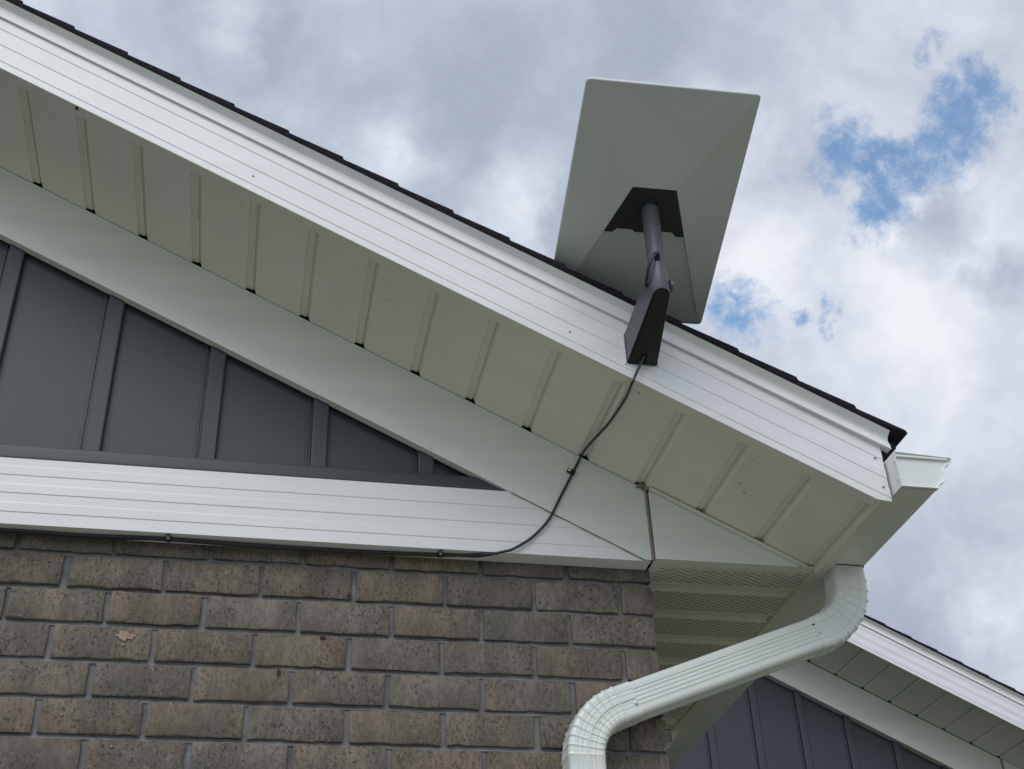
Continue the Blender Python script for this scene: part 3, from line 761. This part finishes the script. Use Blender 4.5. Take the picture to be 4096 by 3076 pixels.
# second strand lying beside it under the band
Q_ = [Vector((-.372, -.0500, .0325)), Vector((-.50, -.0225, .0322)), Vector((-.704, -.0150, .0322)), Vector((-.9, -.0185, .0295)), Vector((-1.112, -.0225, .0322)), Vector((-1.25, -.0145, .0305)), Vector((-1.4486, -.0150, .0322)), Vector((-1.9, -.016, .031)), Vector((XL, -.018, .031))]
q2 = MB(); q2.tube(catmull(Q_, 10), cr_, 10); q2.build('second_run', M['cable'], cb_, smooth=True, angle=180)
clip_group = 'black cable clips'
def clip(base, along, nrm, side, label, first=None):
    """saddle over the cable with a nail ear on one side"""
    e_ = empty('cable_clip', base, label, 'cable clip', clip_group)
    al, n_, sd2 = Vector(along).normalized(), Vector(nrm).normalized(), Vector(side).normalized(); base = Vector(base)
    c_ = MB(); prof = []
    for i in range(9):
        a = math.pi*i/8; prof.append((math.cos(a)*.0052, .0025 + math.sin(a)*.0052))
    prof = [(.0052, -.003)] + prof + [(-.0052, -.003)]
    c_.loft([[base + al*t_ + sd2*u + n_*v for u, v in prof] for t_ in (-.0052, .0052)])
    q = [base + al*a + sd2*b + n_*h for h in (-.003, .0035) for a, b in ((-.0052, .0045), (.0052, .0045), (.0046, .0150), (-.0046, .0150))]
    c_.add(q, [(0,3,2,1), (4,5,6,7), (0,1,5,4), (1,2,6,5), (2,3,7,6), (3,0,4,7)])
    c_.build('clip_body', M['black'], e_, smooth=True, angle=40)
    s = MB(); o_ = base + sd2*.0100
    s.tube([o_, o_ + n_*.0045, o_ + n_*.0056], [.0034, .0034, .0020], 12); s.build('nail', M['steel'], e_, smooth=True, angle=40)
    return e_
p = px_pt(1237*1.8517, 1022*1.8517, -.0545); t_ = (px_pt(1262*1.8517, 975*1.8517, -.0545) - px_pt(1210*1.8517, 1075*1.8517, -.0545))
clip((p.x, -.0560, p.z), t_, (0, -1, 0), (-t_.z, 0, t_.x), 'black cable clip on the plain sloping white board just below the soffit')
clip((-.5020, -.0300, .0318), (1, 0, 0), (0, 0, -1), (0, -1, 0), 'black cable clip under the white ribbed band, nearest where the cable curves down')
clip((-1.1000, -.0290, .0318), (1, 0, 0), (0, 0, -1), (0, -1, 0), 'black cable clip under the white ribbed band toward the left edge of the photo')

# ------------------------------------------------------------------ the farther wing
far = empty('house', (2.0, 3.38, GZ), 'farther house gable at lower right, slate board-and-batten wall under a white eave', 'house')
YW = 3.40; KF = 2.245; KB = 2.0445; YF2 = 3.000; XE = 3.45; XR = -1.6
w_ = MB(); w_.add([(XR, YW, GZ), (3.02, YW, GZ), (3.02, YW, KF - 1.51), (XR, YW, KF + .8), (-5.0, YW, GZ), (-5.0, YW, KF + .8 - 1.7)], [(0, 1, 2, 3), (4, 0, 3, 5)])
w_.add([(3.02, YW, GZ), (3.02, 8, GZ), (3.02, 8, KF-1.51), (3.02, YW, KF-1.51)], [(0,1,2,3)])
wo_ = w_.build('board_siding', M['farsiding'], far)
for i in range(-8, 6):
    xr = 2.1660 + .0345 + (i - 4)*.2525 + .5
    b_ = MB(); w2 = .0415; zt = KB - .5*(xr - w2) + .03
    sec = [(-w2-.010, -.0002), (-w2-.009, -.0035), (-w2-.004, -.0035), (-w2-.003, -.0005), (-w2+.0015, -.0005), (-w2+.004, -.015), (-w2+.007, -.0162), (-.004, -.0162), (-.001, -.0145), (0, -.0005), (0, .001), (-w2-.010, .001)]
    b_.loft([[(xr+u, YW+v, GZ) for u, v in sec], [(xr+u, YW+v, zt) for u, v in sec]])
    b_.build('batten', M['farsiding'], wo_, smooth=True, angle=12)
f_ = MB(); f_.prism([(XR, KF-.002-.5*XR), (2.985, KF-.002-1.4925), (2.985, KB-1.4925), (XR, KB-.5*XR)], 3.360, 3.3995, lambda u, v, t: (u, t, v))
f_.build('rake_frieze_board', M['frieze'], far)
f_ = MB(); f_.box(2.986, 2.992, 3.352, 3.41, KF-1.495-.25, KF-1.497); f_.build('corner_caulk', M['caulk'], far)
f_ = MB(); f_.prism([(2.993, KF-1.4985), (2.993, KB-1.4965), (3.39, KB-1.4965)], 3.352, 3.40, lambda u, v, t: (u, t, v)); f_.build('cornice_return', M['frieze'], far)
s_ = MB(); rake_soffit(s_, KF, XR, 3.42, YF2 + .004, 3.356, [2.292 + .1390*i for i in range(-20, 9)], .009, .020)
s_.build('rake_soffit', M['soffit'], far, smooth=True, angle=30)
o_ = YF2 - (-.4185); kk = KF - .2235
fp2 = [(y_ + o_, k_ + kk) for y_, k_ in fp]
f_ = MB(); f_.loft([[(xx, y_, k_ - .5*xx) for y_, k_ in fp2] for xx in (XR, 1, 3.42)]); f_.build('rake_fascia', M['white'], far)
sec = [(-.4192, .3716), (-.4240, .3700), (-.4248, .3708), (-.4240, .3738), (-.4230, .3820), (-.4226, .3930), (-.4244, .4000), (-.4292, .4056), (-.4385, .4108), (-.4400, .4122), (-.4385, .4130), (-.41, .4135), (-.41, .3710)]
f_ = MB(); f_.loft([[(xx, y_ + o_, k_ + kk - .008 - .5*xx) for y_, k_ in sec] for xx in (XR, 1, 3.43)]); f_.build('drip_edge', M['white'], far, smooth=True, angle=35)
roof('shingle_roof', XR, 3.47, YF2 - .024, 8, .4050 + kk, .4215 + kk, 2.282, .1290, far, dx=.005)
r3 = MB(); zt = .425 + kk - .5*XR
r3.add([(XR, YF2-.024, zt), (-5.4, YF2-.024, zt-1.9), (-5.4, 8, zt-1.9), (XR, 8, zt)], [(0,1,2,3)]); r3.build('shingle_roof', M['shingle'], far)

# ------------------------------------------------------------------ small marks seen in the photo
M['chip'] = mat('pale_broken_brick', (.36, .265, .205), .9, var=.25, vscale=60, bump=.6, bscale=150)
M['scuff'] = mat('dried_mud', (.36, .33, .25), .9, var=.4, vscale=200)
M['rust'] = mat('dark_red_brown_hole', (.05, .02, .018), .9)
def patch(name, c, ux, uz, un, rx, rz, m_, parent, n=18, th=.0005, amp=.35):
    mb = MB(); sd3 = Vector((random.random()*30, 1, 2)); P = []
    for i in range(n):
        a = 2*math.pi*i/n; r_ = 1 + amp*noise.noise(sd3 + Vector((math.cos(a)*1.7, math.sin(a)*1.7, 0)))*2
        P.append(c + ux*math.cos(a)*rx*r_ + uz*math.sin(a)*rz*r_)
    a_ = [p + un*.0001 for p in P]; b_ = [c + (p - c)*.9 + un*th for p in P]
    mb.loft([a_, b_]); return mb.build(name, m_, parent)
c_ = px_pt(503, 2545, -.0016); patch('chip', c_, X3, Z3, -Y3, .017, .0105, M['chip'], bwo, 40, .0006, .42)
c_ = px_pt(490, 2578, -.0016); patch('chip', c_, X3, Z3, -Y3, .004, .003, M['chip'], bwo)
for q in ((1292, 2552, .007, .004), (1397, 2383, .003, .006), (247, 2857, .0028, .0028), (447, 2985, .003, .0022), (1115, 2690, .004, .008)):
    c_ = px_pt(q[0], q[1], -.0014); patch('chip', c_, X3, Z3, -Y3, q[2], q[3], M['chip'] if q[0] < 500 else M['rust'], bwo)
def on_soffit(px, py, k_=.2233):
    d = RT*((px-2048)/5093) - UP*((py-1538)/5093) + FW; nrm = Vector((.5, 0, 1)); return CAM + d*((k_ - nrm.dot(CAM))/nrm.dot(d))
US = Vector((1, 0, -.5)).normalized(); NS = Vector((-.5, 0, -1)).normalized()
for px_, py_, a, b, mm in ((2958, 1933, .003, .0022, 'scuff'), (2976, 1972, .0024, .004, 'scuff'), (793, 864, .0022, .003, 'scuff'), (1548, 1198, .0026, .0022, 'scuff'), (965, 812, .002, .002, 'scuff'), (1102, 917, .0035, .003, 'soffit'), (2556, 1572, .004, .002, 'scuff'), (3010, 1842, .002, .0016, 'scuff')):
    patch('scuff_mark', on_soffit(px_, py_), US, Y3, NS, a, b, M[mm], soo)
patch('torn_hole', on_soffit(307, 433, .2205), US, Y3, NS, .0045, .007, M['rust'], soo)
c_ = px_pt(1037, 792, -.0526)
for q in ((1713, 1785), (1724, 1793)): patch('scuff_mark', px_pt(q[0], q[1], -.0525), X3, Z3, -Y3, .0022, .001, M['scuff'], fro)
for q in ((3495, 1702), (3491, 1714), (3488, 1722), (3161, 1550)): patch('scuff_mark', px_pt(q[0], q[1], -.4262), X3, Z3, -Y3, .0011 if q[0] > 3200 else .003, .0012, M['scuff'], fao)
